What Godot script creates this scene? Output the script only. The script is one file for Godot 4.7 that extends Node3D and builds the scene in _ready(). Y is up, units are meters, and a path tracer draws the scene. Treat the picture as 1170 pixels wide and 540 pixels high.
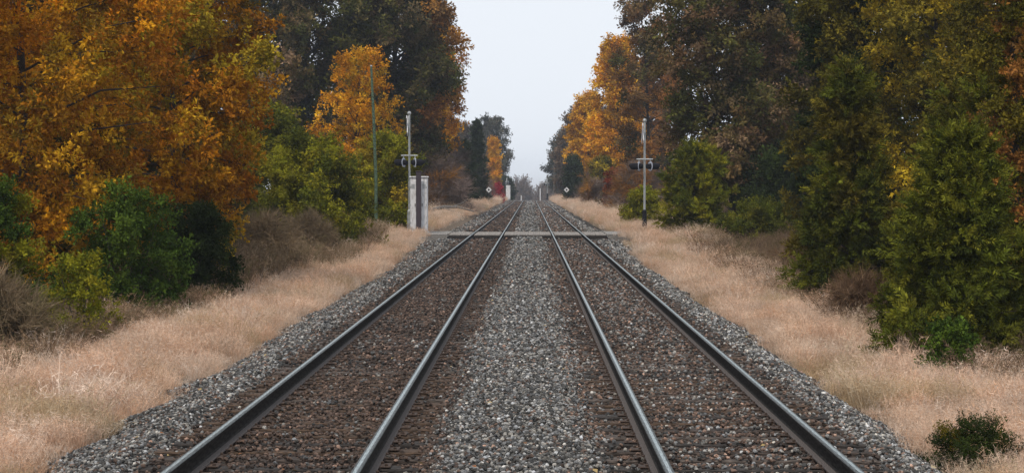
extends Node3D
# A double-track railway running straight away between autumn trees, with a road crossing 89 m ahead.
# x is across the track, y is up (0 = top of the rails), -z is along the track; d below means distance along it.

var rng := RandomNumberGenerator.new()
var lumps := FastNoiseLite.new()
var fine := FastNoiseLite.new()
var taken := {}
var M := {}
var S := {}

func _ready():
	set_view_and_light()
	rng.seed = 7
	lumps.seed = 3
	lumps.frequency = 0.12
	fine.seed = 5
	fine.frequency = 0.9
	make_materials()
	make_sprigs()
	build_ground()
	build_ballast()
	build_track("railway_track", -2.0, "railway track on the left, its stones stained dark rusty brown")
	build_track("railway_track", 2.0, "railway track on the right, its stones paler grey brown")
	build_crossing()
	build_signals()
	build_trees()
	build_grass()
	build_small_things()

func set_view_and_light():
	var cam := Camera3D.new()
	cam.name = "camera"
	cam.position = Vector3(0.14, 2.23, 0)
	cam.rotation_degrees = Vector3(-1.547, 0.60, 0)
	cam.fov = 15.38
	cam.near = 0.1
	cam.far = 4000.0
	add_child(cam)
	cam.current = true
	var e := Environment.new()
	e.background_mode = Environment.BG_SKY
	var sm := ProceduralSkyMaterial.new()
	sm.sky_top_color = Color(0.79, 0.813, 0.845)
	sm.sky_horizon_color = Color(0.79, 0.808, 0.832)
	sm.sky_curve = 0.3
	sm.ground_bottom_color = Color(0.35, 0.33, 0.30)
	sm.ground_horizon_color = Color(0.6, 0.6, 0.6)
	sm.sun_angle_max = 0.1
	var sky := Sky.new()
	sky.sky_material = sm
	e.sky = sky
	e.tonemap_mode = Environment.TONE_MAPPER_LINEAR
	e.tonemap_exposure = 1.5
	e.fog_enabled = true
	e.fog_density = 0.00028
	e.fog_light_color = Color(0.86, 0.90, 0.96)
	e.sdfgi_enabled = true
	e.ssao_enabled = true
	e.ssil_enabled = true
	var we := WorldEnvironment.new()
	we.name = "environment"
	we.environment = e
	add_child(we)
	var sun := DirectionalLight3D.new()
	sun.name = "sun"
	sun.light_energy = 0.5
	sun.light_angular_distance = 10.0
	sun.light_color = Color(1.0, 0.96, 0.90)
	sun.shadow_enabled = true
	sun.rotation_degrees = Vector3(-58, -22, 0)
	add_child(sun)

# ---------------------------------------------------------------- helpers

func numbered(called: String) -> String:
	if not taken.has(called):
		taken[called] = 0
		return called
	taken[called] += 1
	return "%s_%03d" % [called, taken[called]]

func tag(o: Node, label := "", category := "", group := "", kind := ""):
	if label: o.set_meta("label", label)
	if category: o.set_meta("category", category)
	if group: o.set_meta("group", group)
	if kind: o.set_meta("kind", kind)
	return o

func thing(called: String, at: Vector3, label: String, category: String, group := "") -> Node3D:
	var o := Node3D.new()
	o.name = numbered(called)
	add_child(o)
	o.position = at
	tag(o, label, category, group)
	return o

func part(called: String, mesh: Mesh, mat: Material, parent: Node, at := Vector3.ZERO) -> MeshInstance3D:
	var o := MeshInstance3D.new()
	o.name = called
	o.mesh = mesh
	o.material_override = null
	for i in mesh.get_surface_count():
		o.set_surface_override_material(i, mat)
	o.position = at
	parent.add_child(o, true)
	return o

func begin() -> SurfaceTool:
	var st := SurfaceTool.new()
	st.begin(Mesh.PRIMITIVE_TRIANGLES)
	st.set_smooth_group(-1)
	return st

func done(st: SurfaceTool) -> ArrayMesh:
	st.generate_normals()
	return st.commit()

func quad(st: SurfaceTool, a: Vector3, b: Vector3, c: Vector3, d: Vector3):
	st.add_vertex(a); st.add_vertex(b); st.add_vertex(c)
	st.add_vertex(a); st.add_vertex(c); st.add_vertex(d)

# a box with chamfered edges
func slab(st: SurfaceTool, mid: Vector3, size: Vector3, ch := 0.01, basis := Basis.IDENTITY):
	var h := size * 0.5
	ch = minf(ch, minf(h.x, minf(h.y, h.z)) * 0.9)
	var rings := []
	for lv in [[-h.y, ch], [-h.y + ch, 0.0], [h.y - ch, 0.0], [h.y, ch]]:
		var x: float = h.x - lv[1]
		var z: float = h.z - lv[1]
		var k := ch
		var y: float = lv[0]
		rings.append([Vector3(-x + k, y, -z), Vector3(x - k, y, -z), Vector3(x, y, -z + k), Vector3(x, y, z - k), Vector3(x - k, y, z), Vector3(-x + k, y, z), Vector3(-x, y, z - k), Vector3(-x, y, -z + k)])
	for r in 3:
		for i in 8:
			var j := (i + 1) % 8
			quad(st, mid + basis * rings[r][i], mid + basis * rings[r][j], mid + basis * rings[r + 1][j], mid + basis * rings[r + 1][i])
	for i in range(1, 7):
		st.add_vertex(mid + basis * rings[3][0]); st.add_vertex(mid + basis * rings[3][i]); st.add_vertex(mid + basis * rings[3][i + 1])
		st.add_vertex(mid + basis * rings[0][0]); st.add_vertex(mid + basis * rings[0][i + 1]); st.add_vertex(mid + basis * rings[0][i])

func slab_mesh(size: Vector3, ch := 0.01) -> ArrayMesh:
	var st := begin()
	slab(st, Vector3.ZERO, size, ch)
	return done(st)

func tube(st: SurfaceTool, pts: Array, radii: Array, sides := 6, caps := true):
	var rings := []
	for i in pts.size():
		var a: Vector3 = pts[maxi(i - 1, 0)]
		var b: Vector3 = pts[mini(i + 1, pts.size() - 1)]
		var t := (b - a).normalized()
		var u := t.cross(Vector3(0.31, 0.2, 0.93)).normalized()
		var v := t.cross(u)
		var ring := []
		for k in sides:
			var w := TAU * k / sides
			ring.append(pts[i] + (u * cos(w) + v * sin(w)) * float(radii[i]))
		rings.append(ring)
	for i in pts.size() - 1:
		for k in sides:
			var j := (k + 1) % sides
			quad(st, rings[i][k], rings[i + 1][k], rings[i + 1][j], rings[i][j])
	if caps:
		for e in [0, pts.size() - 1]:
			for k in range(1, sides - 1):
				st.add_vertex(rings[e][0]); st.add_vertex(rings[e][k]); st.add_vertex(rings[e][k + 1])

func tube_mesh(pts: Array, radii: Array, sides := 8) -> ArrayMesh:
	var st := begin()
	tube(st, pts, radii, sides)
	return done(st)

func scatter(called: String, mesh: Mesh, mat: Material, where: Array, tint: PackedColorArray, parent: Node) -> MultiMeshInstance3D:
	var m := MultiMesh.new()
	m.transform_format = MultiMesh.TRANSFORM_3D
	m.use_colors = true
	m.mesh = mesh
	m.instance_count = where.size()
	for i in where.size():
		m.set_instance_transform(i, where[i])
		m.set_instance_color(i, tint[i])
	var o := MultiMeshInstance3D.new()
	o.name = called
	o.multimesh = m
	o.material_override = mat
	parent.add_child(o, true)
	o.set_meta("kind", "stuff")
	return o

func raw_mesh(v: PackedVector3Array, c: PackedColorArray) -> ArrayMesh:
	var a := []
	a.resize(Mesh.ARRAY_MAX)
	a[Mesh.ARRAY_VERTEX] = v
	a[Mesh.ARRAY_COLOR] = c
	var m := ArrayMesh.new()
	m.add_surface_from_arrays(Mesh.PRIMITIVE_TRIANGLES, a)
	return m

func aim(dir: Vector3, roll: float, s: Vector3) -> Basis:
	var y := dir.normalized()
	var x := y.cross(Vector3(0.13, 0.37, 0.92)).normalized()
	var z := x.cross(y)
	var b := Basis(x, y, z).rotated(y, roll)
	return Basis(b.x * s.x, b.y * s.y, b.z * s.z)

func rnd_dir() -> Vector3:
	var y := rng.randf_range(-1, 1)
	var a := rng.randf() * TAU
	var r := sqrt(1.0 - y * y)
	return Vector3(r * cos(a), y, r * sin(a))

func pick(p: Array) -> Color:
	return p[rng.randi() % p.size()]

# ---------------------------------------------------------------- the lie of the land

func crest(d: float) -> float:
	var k := maxf(0.0, d - 335.0)
	return -minf(k * k / 5000.0, 0.03 * k)

func side_ground(x: float, d: float) -> float:
	var a := absf(x)
	var low := -0.78 + 0.10 * lumps.get_noise_2d(x * 1.5, d) + 0.02 * maxf(0.0, a - 9.0)
	var rise := 0.12 + 0.07 * maxf(0.0, minf(a, 16.0) - 4.6) + 0.10 * lumps.get_noise_2d(x, d)
	var y := lerpf(low, -0.03, smoothstep(66.0, 85.0, d))
	y = lerpf(y, rise, smoothstep(95.0, 112.0, d))
	return y + crest(d) * smoothstep(360.0, 480.0, d)

func toe(x: float, d: float) -> float:
	return (5.05 if x < 0 else 4.55) + 0.42 * lumps.get_noise_1d(d * 2.6 + (40.0 if x < 0 else 0.0)) - 0.5 * smoothstep(95.0, 115.0, d)

func bed(x: float, d: float) -> float:
	var a := absf(x)
	var y := 0.0
	if a < 0.62: y = -0.12
	elif a < 0.92: y = lerpf(-0.12, -0.275, (a - 0.62) / 0.3)
	elif a < 1.25: y = -0.275
	elif a < 2.75: y = -0.252
	elif a < 3.25: y = -0.285
	elif a < 3.6: y = lerpf(-0.285, -0.215, (a - 3.25) / 0.35)
	else:
		var t := clampf((a - 3.6) / (toe(x, d) - 3.6), 0.0, 1.35)
		y = lerpf(-0.215, minf(-0.3, side_ground(x, d)) - 0.03, t)
	return y + 0.02 * fine.get_noise_2d(x * 2.0, d * 2.0) + crest(d)

# ---------------------------------------------------------------- materials

func noise_tex(freq: float, cols: Array, stops: Array, seed_: int, size := 512, oct := 4, cell := false) -> NoiseTexture2D:
	var n := FastNoiseLite.new()
	n.seed = seed_
	n.frequency = freq
	n.fractal_octaves = oct
	if cell:
		n.noise_type = FastNoiseLite.TYPE_CELLULAR
	var t := NoiseTexture2D.new()
	t.width = size
	t.height = size
	t.seamless = true
	t.noise = n
	if cols.size():
		var g := Gradient.new()
		g.offsets = PackedFloat32Array(stops)
		g.colors = PackedColorArray(cols)
		t.color_ramp = g
	return t

func mat(called: String, c: Color, rough := 0.8, metal := 0.0) -> StandardMaterial3D:
	var m := StandardMaterial3D.new()
	m.resource_name = called
	m.albedo_color = c.linear_to_srgb()
	m.roughness = rough
	m.metallic = metal
	M[called] = m
	return m

func textured(m: StandardMaterial3D, t: Texture2D, scale: Vector3, bump: Texture2D = null, depth := 0.0):
	m.albedo_texture = t
	m.uv1_triplanar = true
	m.uv1_world_triplanar = true
	m.uv1_scale = scale
	if bump:
		m.heightmap_enabled = true
		m.heightmap_texture = bump
		m.heightmap_scale = depth

func make_materials():
	var grey := [Color(0.45, 0.45, 0.45), Color(0.8, 0.8, 0.8), Color(1, 1, 1)]
	var blot := noise_tex(0.02, grey, [0.25, 0.5, 0.75], 11)
	var grain := noise_tex(0.06, [Color(0.3, 0.3, 0.3), Color(0.75, 0.75, 0.75), Color(1, 1, 1)], [0.3, 0.5, 0.72], 12)
	var bumps := noise_tex(0.05, [], [], 13)
	var m := mat("leaf", Color.WHITE, 0.85)
	m.metallic_specular = 0.22
	m.vertex_color_use_as_albedo = true
	m.backlight_enabled = true
	m.backlight = Color(0.6, 0.6, 0.6)
	m = mat("needle", Color.WHITE, 0.85)
	m.metallic_specular = 0.22
	m.vertex_color_use_as_albedo = true
	m.backlight_enabled = true
	m.backlight = Color(0.3, 0.3, 0.3)
	m = mat("straw", Color.WHITE, 0.85)
	m.metallic_specular = 0.22
	m.vertex_color_use_as_albedo = true
	m.backlight_enabled = true
	m.backlight = Color(0.7, 0.7, 0.7)
	m = mat("stone", Color.WHITE, 0.85)
	m.vertex_color_use_as_albedo = true
	m = mat("ballast_dirt", Color.WHITE, 0.95)
	m.vertex_color_use_as_albedo = true
	textured(m, noise_tex(0.09, [Color(0.25, 0.24, 0.23), Color(0.7, 0.68, 0.66), Color(1, 1, 1)], [0.35, 0.55, 0.75], 14), Vector3.ONE * 0.9, noise_tex(0.12, [], [], 15, 512, 3, true), 3.0)
	m = mat("earth", Color(0.22, 0.155, 0.10), 0.95)
	textured(m, blot, Vector3.ONE * 0.35, grain, 2.0)
	m = mat("bark", Color(0.085, 0.066, 0.052), 0.9)
	textured(m, grain, Vector3(2.2, 0.35, 2.2), grain, 2.5)
	m = mat("pale_bark", Color(0.20, 0.175, 0.15), 0.9)
	textured(m, grain, Vector3(2.2, 0.5, 2.2), grain, 1.5)
	m = mat("tie_wood", Color(0.085, 0.062, 0.050), 0.9)
	textured(m, grain, Vector3(0.25, 2.5, 2.5), grain, 0.8)
	m = mat("tie_wood_pale", Color(0.135, 0.105, 0.088), 0.9)
	textured(m, grain, Vector3(0.25, 2.5, 2.5), grain, 0.8)
	m = mat("tie_wood_rusty", Color(0.118, 0.072, 0.045), 0.9)
	textured(m, grain, Vector3(0.25, 2.5, 2.5), grain, 0.8)
	m = mat("tie_wood_black", Color(0.055, 0.045, 0.040), 0.9)
	textured(m, grain, Vector3(0.25, 2.5, 2.5), grain, 0.8)
	m = mat("rail_rust", Color(0.027, 0.0235, 0.0215), 0.8, 0.0)
	m.metallic_specular = 0.25
	textured(m, blot, Vector3(3, 3, 0.6))
	m = mat("rail_polish", Color(0.58, 0.65, 0.65), 0.42, 0.9)
	textured(m, noise_tex(0.03, [Color(0.6, 0.6, 0.6), Color(0.9, 0.9, 0.9), Color(1, 1, 1)], [0.25, 0.5, 0.75], 17), Vector3(14, 14, 0.35))
	m = mat("rail_head", Color(0.15, 0.165, 0.165), 0.5, 0.7)
	textured(m, blot, Vector3(8, 8, 0.5))
	m = mat("rail_foot", Color(0.125, 0.102, 0.094), 0.9)
	textured(m, grain, Vector3(3, 3, 1.5))
	m = mat("plate_rust", Color(0.10, 0.062, 0.045), 0.8, 0.2)
	textured(m, grain, Vector3.ONE * 4.0)
	m = mat("road_asphalt", Color(0.42, 0.395, 0.37), 0.95)
	textured(m, grain, Vector3.ONE * 1.2, bumps, 1.0)
	m = mat("crossing_plank", Color(0.44, 0.40, 0.365), 0.9)
	textured(m, grain, Vector3(0.3, 2.0, 2.0), grain, 0.8)
	m = mat("dark_timber", Color(0.055, 0.045, 0.040), 0.9)
	textured(m, grain, Vector3(0.3, 2.0, 2.0), grain, 0.8)
	m = mat("galvanised", Color(0.46, 0.48, 0.48), 0.55, 0.4)
	textured(m, noise_tex(0.02, [Color(0.8, 0.8, 0.8), Color(0.93, 0.93, 0.93), Color(1, 1, 1)], [0.25, 0.5, 0.75], 18), Vector3(0.6, 0.25, 0.6))
	m = mat("white_paint", Color(0.74, 0.74, 0.76), 0.55)
	textured(m, noise_tex(0.02, [Color(0.86, 0.85, 0.84), Color(0.97, 0.97, 0.97), Color(1, 1, 1)], [0.25, 0.5, 0.75], 16), Vector3(0.6, 0.2, 0.6))
	m = mat("black_paint", Color(0.012, 0.012, 0.016), 0.85)
	m.metallic_specular = 0.25
	m = mat("dark_violet_metal", Color(0.045, 0.032, 0.042), 0.6)
	m = mat("disc_back", Color(0.50, 0.53, 0.62), 0.5)
	m = mat("lens_red", Color(0.16, 0.01, 0.01), 0.2)
	m = mat("green_pole", Color(0.10, 0.17, 0.10), 0.7)
	textured(m, blot, Vector3.ONE)
	m = mat("grey_wood", Color(0.22, 0.20, 0.185), 0.9)
	textured(m, grain, Vector3(1.5, 0.3, 1.5))

# ---------------------------------------------------------------- small meshes that are scattered

func leaf_into(v: PackedVector3Array, c: PackedColorArray, base: Vector3, along: Vector3, across: Vector3, ln: float, wd: float, fold: Vector3, tone: float):
	var tip := base + along * ln
	var l := base + along * ln * 0.45 + across * wd * 0.5 + fold
	var r := base + along * ln * 0.45 - across * wd * 0.5 + fold
	for p in [base, l, tip, base, tip, r]:
		v.append(p)
		c.append(Color(tone, tone, tone))

func broad_sprig(n: int, ln: float, wide: float, spread: float) -> ArrayMesh:
	var v := PackedVector3Array()
	var c := PackedColorArray()
	for i in n:
		var t := rng.randf_range(-0.1, 1.0)
		var out := rnd_dir()
		out.y = out.y * 0.5
		var base := Vector3(0, t, 0) + out * rng.randf() * spread * (1.1 - 0.6 * t)
		var along := (out + Vector3(0, 0.35, 0) + rnd_dir() * 0.5).normalized()
		var across := along.cross(rnd_dir()).normalized()
		var up := along.cross(across)
		var k := rng.randf_range(0.65, 1.25)
		leaf_into(v, c, base, along, across, ln * k, ln * wide * k, up * ln * 0.12, rng.randf_range(0.62, 1.0))
	return raw_mesh(v, c)

func feather_sprig(n: int) -> ArrayMesh:
	var v := PackedVector3Array()
	var c := PackedColorArray()
	for i in n:
		var t := float(i) / n
		var a := i * 2.4 + rng.randf()
		var out := Vector3(cos(a), 0, sin(a))
		var ln := lerpf(0.42, 0.14, t) * rng.randf_range(0.7, 1.2)
		var along := (out * 0.75 + Vector3(0, 0.7, 0) + rnd_dir() * 0.25).normalized()
		leaf_into(v, c, Vector3(0, t * 0.95, 0) + out * 0.02, along, along.cross(rnd_dir()).normalized(), ln, ln * 0.26, Vector3.ZERO, rng.randf_range(0.6, 1.0))
	return raw_mesh(v, c)

func stalk_into(v: PackedVector3Array, c: PackedColorArray, base: Vector3, dir: Vector3, bend: Vector3, ln: float, wd: float, tone: float, segs := 2):
	var side := dir.cross(rnd_dir()).normalized() * wd * 0.5
	var p := base
	var w := side
	for s in segs:
		var t := float(s + 1) / segs
		var q := base + dir * ln * t + bend * ln * t * t
		var w2 := side * (1.0 - 0.9 * t)
		for k in [p - w, p + w, q + w2, p - w, q + w2, q - w2]:
			v.append(k)
			c.append(Color(tone, tone, tone))
		p = q
		w = w2

func twig_sprig(n: int) -> ArrayMesh:
	var v := PackedVector3Array()
	var c := PackedColorArray()
	for i in n:
		var dir := (Vector3(0, 1, 0) + rnd_dir() * 0.8).normalized()
		stalk_into(v, c, Vector3(0, rng.randf() * 0.5, 0) + rnd_dir() * 0.03, dir, rnd_dir() * 0.25, rng.randf_range(0.35, 0.8), 0.022, rng.randf_range(0.6, 1.0))
	return raw_mesh(v, c)

func grass_tuft(n: int, wd: float, heads: int) -> ArrayMesh:
	var v := PackedVector3Array()
	var c := PackedColorArray()
	for i in n:
		var a := rng.randf() * TAU
		var r := sqrt(rng.randf()) * 0.28
		var base := Vector3(cos(a) * r, 0, sin(a) * r)
		var dir := (Vector3(0, 1, 0) + Vector3(cos(a), 0, sin(a)) * rng.randf_range(0.0, 0.45) + rnd_dir() * 0.22).normalized()
		var bend := Vector3(rng.randf_range(-0.4, 0.4), -0.12, rng.randf_range(-0.4, 0.4))
		var ln := rng.randf_range(0.5, 1.0)
		var tone := rng.randf_range(0.65, 1.0)
		stalk_into(v, c, base, dir, bend, ln, wd, tone)
		if i % 2 == 0:
			for h in heads:
				var t := rng.randf_range(0.62, 1.0)
				var q := base + dir * ln * t + bend * ln * t * t
				stalk_into(v, c, q, (rnd_dir() + dir * 0.8).normalized(), Vector3(0, -0.15, 0), rng.randf_range(0.06, 0.16), wd * 0.9, rng.randf_range(0.8, 1.0), 1)
	return raw_mesh(v, c)

func stone_mesh() -> ArrayMesh:
	# a lumpy angular stone: an octahedron cut once, its points pushed about
	var dirs := []
	for y in [-0.75, 0.0, 0.75]:
		var k := 5 if y == 0.0 else 4
		for i in k:
			var a: float = TAU * i / k + rng.randf_range(-0.35, 0.35) + y
			var r := sqrt(1.0 - y * y)
			dirs.append(Vector3(r * cos(a), y, r * sin(a)) * rng.randf_range(0.72, 1.1) * Vector3(1, 0.75, 1))
	var v := PackedVector3Array()
	var st := begin()
	for i in 4:
		var j := (i + 1) % 4
		for t in [[dirs[i], dirs[j], dirs[4 + i]], [dirs[j], dirs[4 + i + 1], dirs[4 + i]], [dirs[9 + i], dirs[4 + i], dirs[4 + i + 1]], [dirs[9 + i], dirs[4 + i + 1], dirs[9 + j]]]:
			for p in t: st.add_vertex(p)
	for t in [[dirs[0], dirs[4], dirs[8]], [dirs[9], dirs[8], dirs[4]], [dirs[9], dirs[10], dirs[11]], [dirs[9], dirs[11], dirs[12]], [dirs[0], dirs[2], dirs[1]], [dirs[0], dirs[3], dirs[2]]]:
		for p in t: st.add_vertex(p)
	return done(st)

func make_sprigs():
	S.broad = [broad_sprig(26, 0.30, 0.55, 0.34), broad_sprig(26, 0.27, 0.62, 0.40), broad_sprig(22, 0.33, 0.5, 0.3)]
	S.small = [broad_sprig(38, 0.17, 0.5, 0.34), broad_sprig(38, 0.19, 0.45, 0.3)]
	S.feather = [feather_sprig(40), feather_sprig(34)]
	S.twig = [twig_sprig(16), twig_sprig(13)]
	S.grass = [grass_tuft(46, 0.011, 6), grass_tuft(40, 0.012, 8)]
	S.weed = [grass_tuft(26, 0.016, 9)]
	S.stone = [stone_mesh(), stone_mesh(), stone_mesh()]

# ---------------------------------------------------------------- ground and ballast

func grid(xs: Array, ds: Array, height: Callable, tint: Callable) -> ArrayMesh:
	var st := SurfaceTool.new()
	st.begin(Mesh.PRIMITIVE_TRIANGLES)
	for d in ds:
		for x in xs:
			st.set_color(tint.call(x, d))
			st.add_vertex(Vector3(x, height.call(x, d), -d))
	var w := xs.size()
	for r in ds.size() - 1:
		for k in w - 1:
			var a := r * w + k
			for i in [a, a + w, a + 1, a + 1, a + w, a + w + 1]:
				st.add_index(i)
	st.generate_normals()
	return st.commit()

func build_ground():
	var half := [0.0]
	while half[-1] < 1400.0:
		var a: float = half[-1]
		half.append(a + (0.8 if a < 16.0 else (3.0 if a < 40.0 else (20.0 if a < 120.0 else 160.0))))
	var xs := []
	for i in range(half.size() - 1, 0, -1): xs.append(-half[i])
	xs.append_array(half)
	var ds := []
	var d := -60.0
	while d <= 1900.0:
		ds.append(d)
		d += 1.5 if d > 4.0 and d < 130.0 else (6.0 if d < 500.0 else 100.0)
	var h := func(px: float, pd: float) -> float:
		var y := side_ground(px, pd)
		var a := absf(px)
		if a < 5.2:
			y = minf(y, lerpf(-1.15 + crest(pd), y, smoothstep(4.0, 5.2, a)))
		return y
	var g := part("ground", grid(xs, ds, h, func(_a, _b): return Color.WHITE), M.earth, self)
	tag(g, "brown earth and leaf litter beside the railway", "ground", "", "structure")

func zone_tint(x: float, d: float) -> Array:
	# what the stones are stained with: [share of rust-brown stones, overall tone]
	var a := absf(x) + 0.22 * lumps.get_noise_2d(x * 3.0, d * 1.6) + rng.randf_range(-0.16, 0.16)
	if a < 0.72: return [0.10, 0.92]
	if a < 3.30:
		return [0.86, 0.62] if x < 0 else [0.55, 0.95]
	return [0.16, 0.9] if x < 0 else [0.08, 1.15]

func stone_tint(x: float, d: float) -> Color:
	var zt := zone_tint(x, d)
	if rng.randf() < zt[0]:
		var b: float = (0.22 + 1.15 * pow(rng.randf(), 1.6)) * zt[1]
		if rng.randf() < 0.08: b *= 2.6
		return Color(0.170 * b, 0.108 * b, 0.080 * b)
	var u := rng.randf()
	var g: float = (0.028 + 0.30 * pow(u, 2.4) + (0.34 if rng.randf() < 0.055 else 0.0)) * zt[1]
	var warm := rng.randf_range(-0.03, 0.09)
	return Color(g * (1.0 + warm), g, g * (1.0 - warm * 1.5))

func build_ballast():
	var root := Node3D.new()
	root.name = "ballast"
	add_child(root)
	tag(root, "bed of crushed stone under both railway tracks", "ballast", "", "structure")
	var xs := []
	for i in 57: xs.append(-5.6 + i * 0.2)
	var ds := []
	var d := 2.0
	while d < 470.0:
		ds.append(d)
		d += 0.4 if d < 45.0 else (1.2 if d < 120.0 else 5.0)
	var tint := func(px: float, pd: float) -> Color:
		var a := absf(px)
		if a > 0.66 and a < 3.35:
			return Color(0.06, 0.042, 0.032) if px < 0 else Color(0.08, 0.062, 0.052)
		return Color(0.10, 0.097, 0.093)
	part("stone_bed", grid(xs, ds, bed, tint), M.ballast_dirt, root)
	for kind in 3:
		var where := []
		var cols := PackedColorArray()
		for band in [[11.0, 24.0, 1150.0, 0.0225], [24.0, 42.0, 680.0, 0.028], [42.0, 75.0, 260.0, 0.038], [75.0, 150.0, 50.0, 0.062], [150.0, 345.0, 14.0, 0.10]]:
			var n := int((band[1] - band[0]) * 10.2 * band[2] / 3.0)
			for i in n:
				var px := rng.randf_range(-5.35, 4.85)
				var pd := rng.randf_range(band[0], band[1])
				var a := absf(px)
				if a > toe(px, pd) + rng.randf_range(-0.25, 0.22): continue
				if pd > 84.8 and pd < 93.2: continue
				var y := bed(px, pd)
				var from_tie := absf(fposmod(pd, 0.5) - 0.25)
				var t := absf(a - 2.0)
				if t < 1.3 and from_tie < 0.115:
					if rng.randf() < (0.74 if t > 0.85 else 0.5): continue
					y = maxf(y, -0.20)
				if absf(t - 0.752) < 0.10 : continue
				var s: float = band[3] * rng.randf_range(0.55, 1.25)
				var b := aim(rnd_dir() + Vector3(0, 1.4, 0), rng.randf() * TAU, Vector3(s, s, s) * Vector3(rng.randf_range(0.8, 1.25), 1.0, rng.randf_range(0.8, 1.2)))
				where.append(Transform3D(b, Vector3(px, y + s * rng.randf_range(-0.3, 1.0), -pd)))
				cols.append(stone_tint(px, pd))
		scatter("gravel", S.stone[kind], M.stone, where, cols, root)

# ---------------------------------------------------------------- track

func sweep(profile: Array, x: float) -> ArrayMesh:
	var st := begin()
	var d := 3.0
	while d < 460.0:
		var e := minf(460.0, d + (8.0 if d < 330.0 else 5.0))
		var ya := crest(d)
		var yb := crest(e)
		for i in profile.size() - 1:
			var p: Vector2 = profile[i]
			var q: Vector2 = profile[i + 1]
			quad(st, Vector3(x + p.x, ya + p.y, -d), Vector3(x + p.x, yb + p.y, -e), Vector3(x + q.x, yb + q.y, -e), Vector3(x + q.x, ya + q.y, -d))
		d = e
	return done(st)

func build_track(called: String, mid: float, label: String):
	var root := thing(called, Vector3(mid, 0, 0), label, "railway track", "parallel railway tracks")
	var head := [Vector2(0.014, -0.0003), Vector2(0.026, -0.0015), Vector2(0.033, -0.005), Vector2(0.0375, -0.012)]
	var head2 := []
	for p in head: head2.append(Vector2(-p.x, p.y))
	head2.reverse()
	var side := [Vector2(0.0375, -0.012), Vector2(0.0375, -0.036), Vector2(0.010, -0.052), Vector2(0.0085, -0.10), Vector2(0.011, -0.145), Vector2(0.026, -0.158)]
	var foot := [Vector2(0.026, -0.158), Vector2(0.074, -0.1675), Vector2(0.076, -0.170), Vector2(0.076, -0.180)]
	var side2 := []
	for p in side: side2.append(Vector2(-p.x, p.y))
	side2.reverse()
	var foot2 := []
	for p in foot: foot2.append(Vector2(-p.x, p.y))
	foot2.reverse()
	var top := [Vector2(-0.014, -0.0003), Vector2(0.0, 0.0), Vector2(0.014, -0.0003)]
	var under := [Vector2(0.076, -0.180), Vector2(-0.076, -0.180)]
	for s in [-1, 1]:
		var r := part("rail", sweep(under, s * 0.7525), M.rail_rust, root)
		part("web", sweep(side, s * 0.7525), M.rail_rust, r)
		part("web", sweep(side2, s * 0.7525), M.rail_rust, r)
		part("head", sweep(head, s * 0.7525), M.rail_head, r)
		part("head", sweep(head2, s * 0.7525), M.rail_head, r)
		part("running_surface", sweep(top, s * 0.7525), M.rail_polish, r)
		part("foot", sweep(foot, s * 0.7525), M.rail_foot, r)
		part("foot", sweep(foot2, s * 0.7525), M.rail_foot, r)
	var ties := []
	for i in 5:
		var st := begin()
		slab(st, Vector3(rng.randf_range(-0.03, 0.03), -0.09, 0), Vector3(2.6 + rng.randf_range(-0.05, 0.05), 0.18, 0.225 + rng.randf_range(-0.012, 0.012)), 0.012)
		ties.append(done(st))
	var pst := begin()
	slab(pst, Vector3(0, 0.007, 0), Vector3(0.34, 0.016, 0.19), 0.005)
	for p in [Vector3(-0.088, 0.022, 0.06), Vector3(0.088, 0.022, -0.06), Vector3(0.13, 0.02, 0.05), Vector3(-0.13, 0.02, -0.05)]:
		slab(pst, p, Vector3(0.03, 0.028, 0.024), 0.006)
	for sz in [-0.13, 0.13]:      # the clips that grip the rail foot beside the tie
		slab(pst, Vector3(0.0, 0.0, sz), Vector3(0.17, 0.05, 0.03), 0.006)
	var plate := done(pst)
	var d := 10.25
	var n := 0
	var far_st := begin()
	while d < 345.0:
		var over := d > 85.0 and d < 93.0
		if not over:
			if n < 200:
				var t := part("tie", ties[rng.randi() % 5], [M.tie_wood, M.tie_wood_pale, M.tie_wood_rusty, M.tie_wood_black, M.tie_wood_rusty][rng.randi() % 5], root, Vector3(rng.randf_range(-0.03, 0.03), -0.2 + rng.randf_range(-0.006, 0.003), -d + rng.randf_range(-0.02, 0.02)))
				t.rotation.y = rng.randf_range(-0.012, 0.012)
				if n < 70:
					for s in [-0.7525, 0.7525]:
						part("tie_plate", plate, M.plate_rust, t, Vector3(s - t.position.x, -t.position.y - 0.195, 0))
			else:
				slab(far_st, Vector3(0, -0.29 + crest(d), -d), Vector3(2.6, 0.18, 0.23), 0.01)
			n += 1
		d += 0.5
	var rest := part("tie_row", done(far_st), M.tie_wood, root)
	rest.set_meta("kind", "stuff")

# ---------------------------------------------------------------- the road crossing

func panel(crossing: Node3D, x0: float, x1: float, deep: float):
	var w := x1 - x0
	var bearers := begin()
	for bx in [-w * 0.5 + 0.12, w * 0.5 - 0.12]:
		slab(bearers, Vector3(bx, -0.185, 0), Vector3(0.16, 0.12, deep - 0.1), 0.01)
	var root := part("panel", done(bearers), M.dark_timber, crossing, Vector3((x0 + x1) / 2, 0, 0))
	var n := 8
	var step := deep / n
	for i in n:
		var z := deep / 2 - step * (i + 0.5)
		part("plank", slab_mesh(Vector3(w + rng.randf_range(-0.02, 0.02), 0.10, step - 0.025), 0.012), M.crossing_plank, root, Vector3(rng.randf_range(-0.01, 0.01), -0.058 + rng.randf_range(-0.006, 0.006), z))
	part("header_timber", slab_mesh(Vector3(w - 0.03, 0.21, 0.2), 0.02), M.dark_timber, root, Vector3(0, -0.150, deep / 2 + 0.11))

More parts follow.
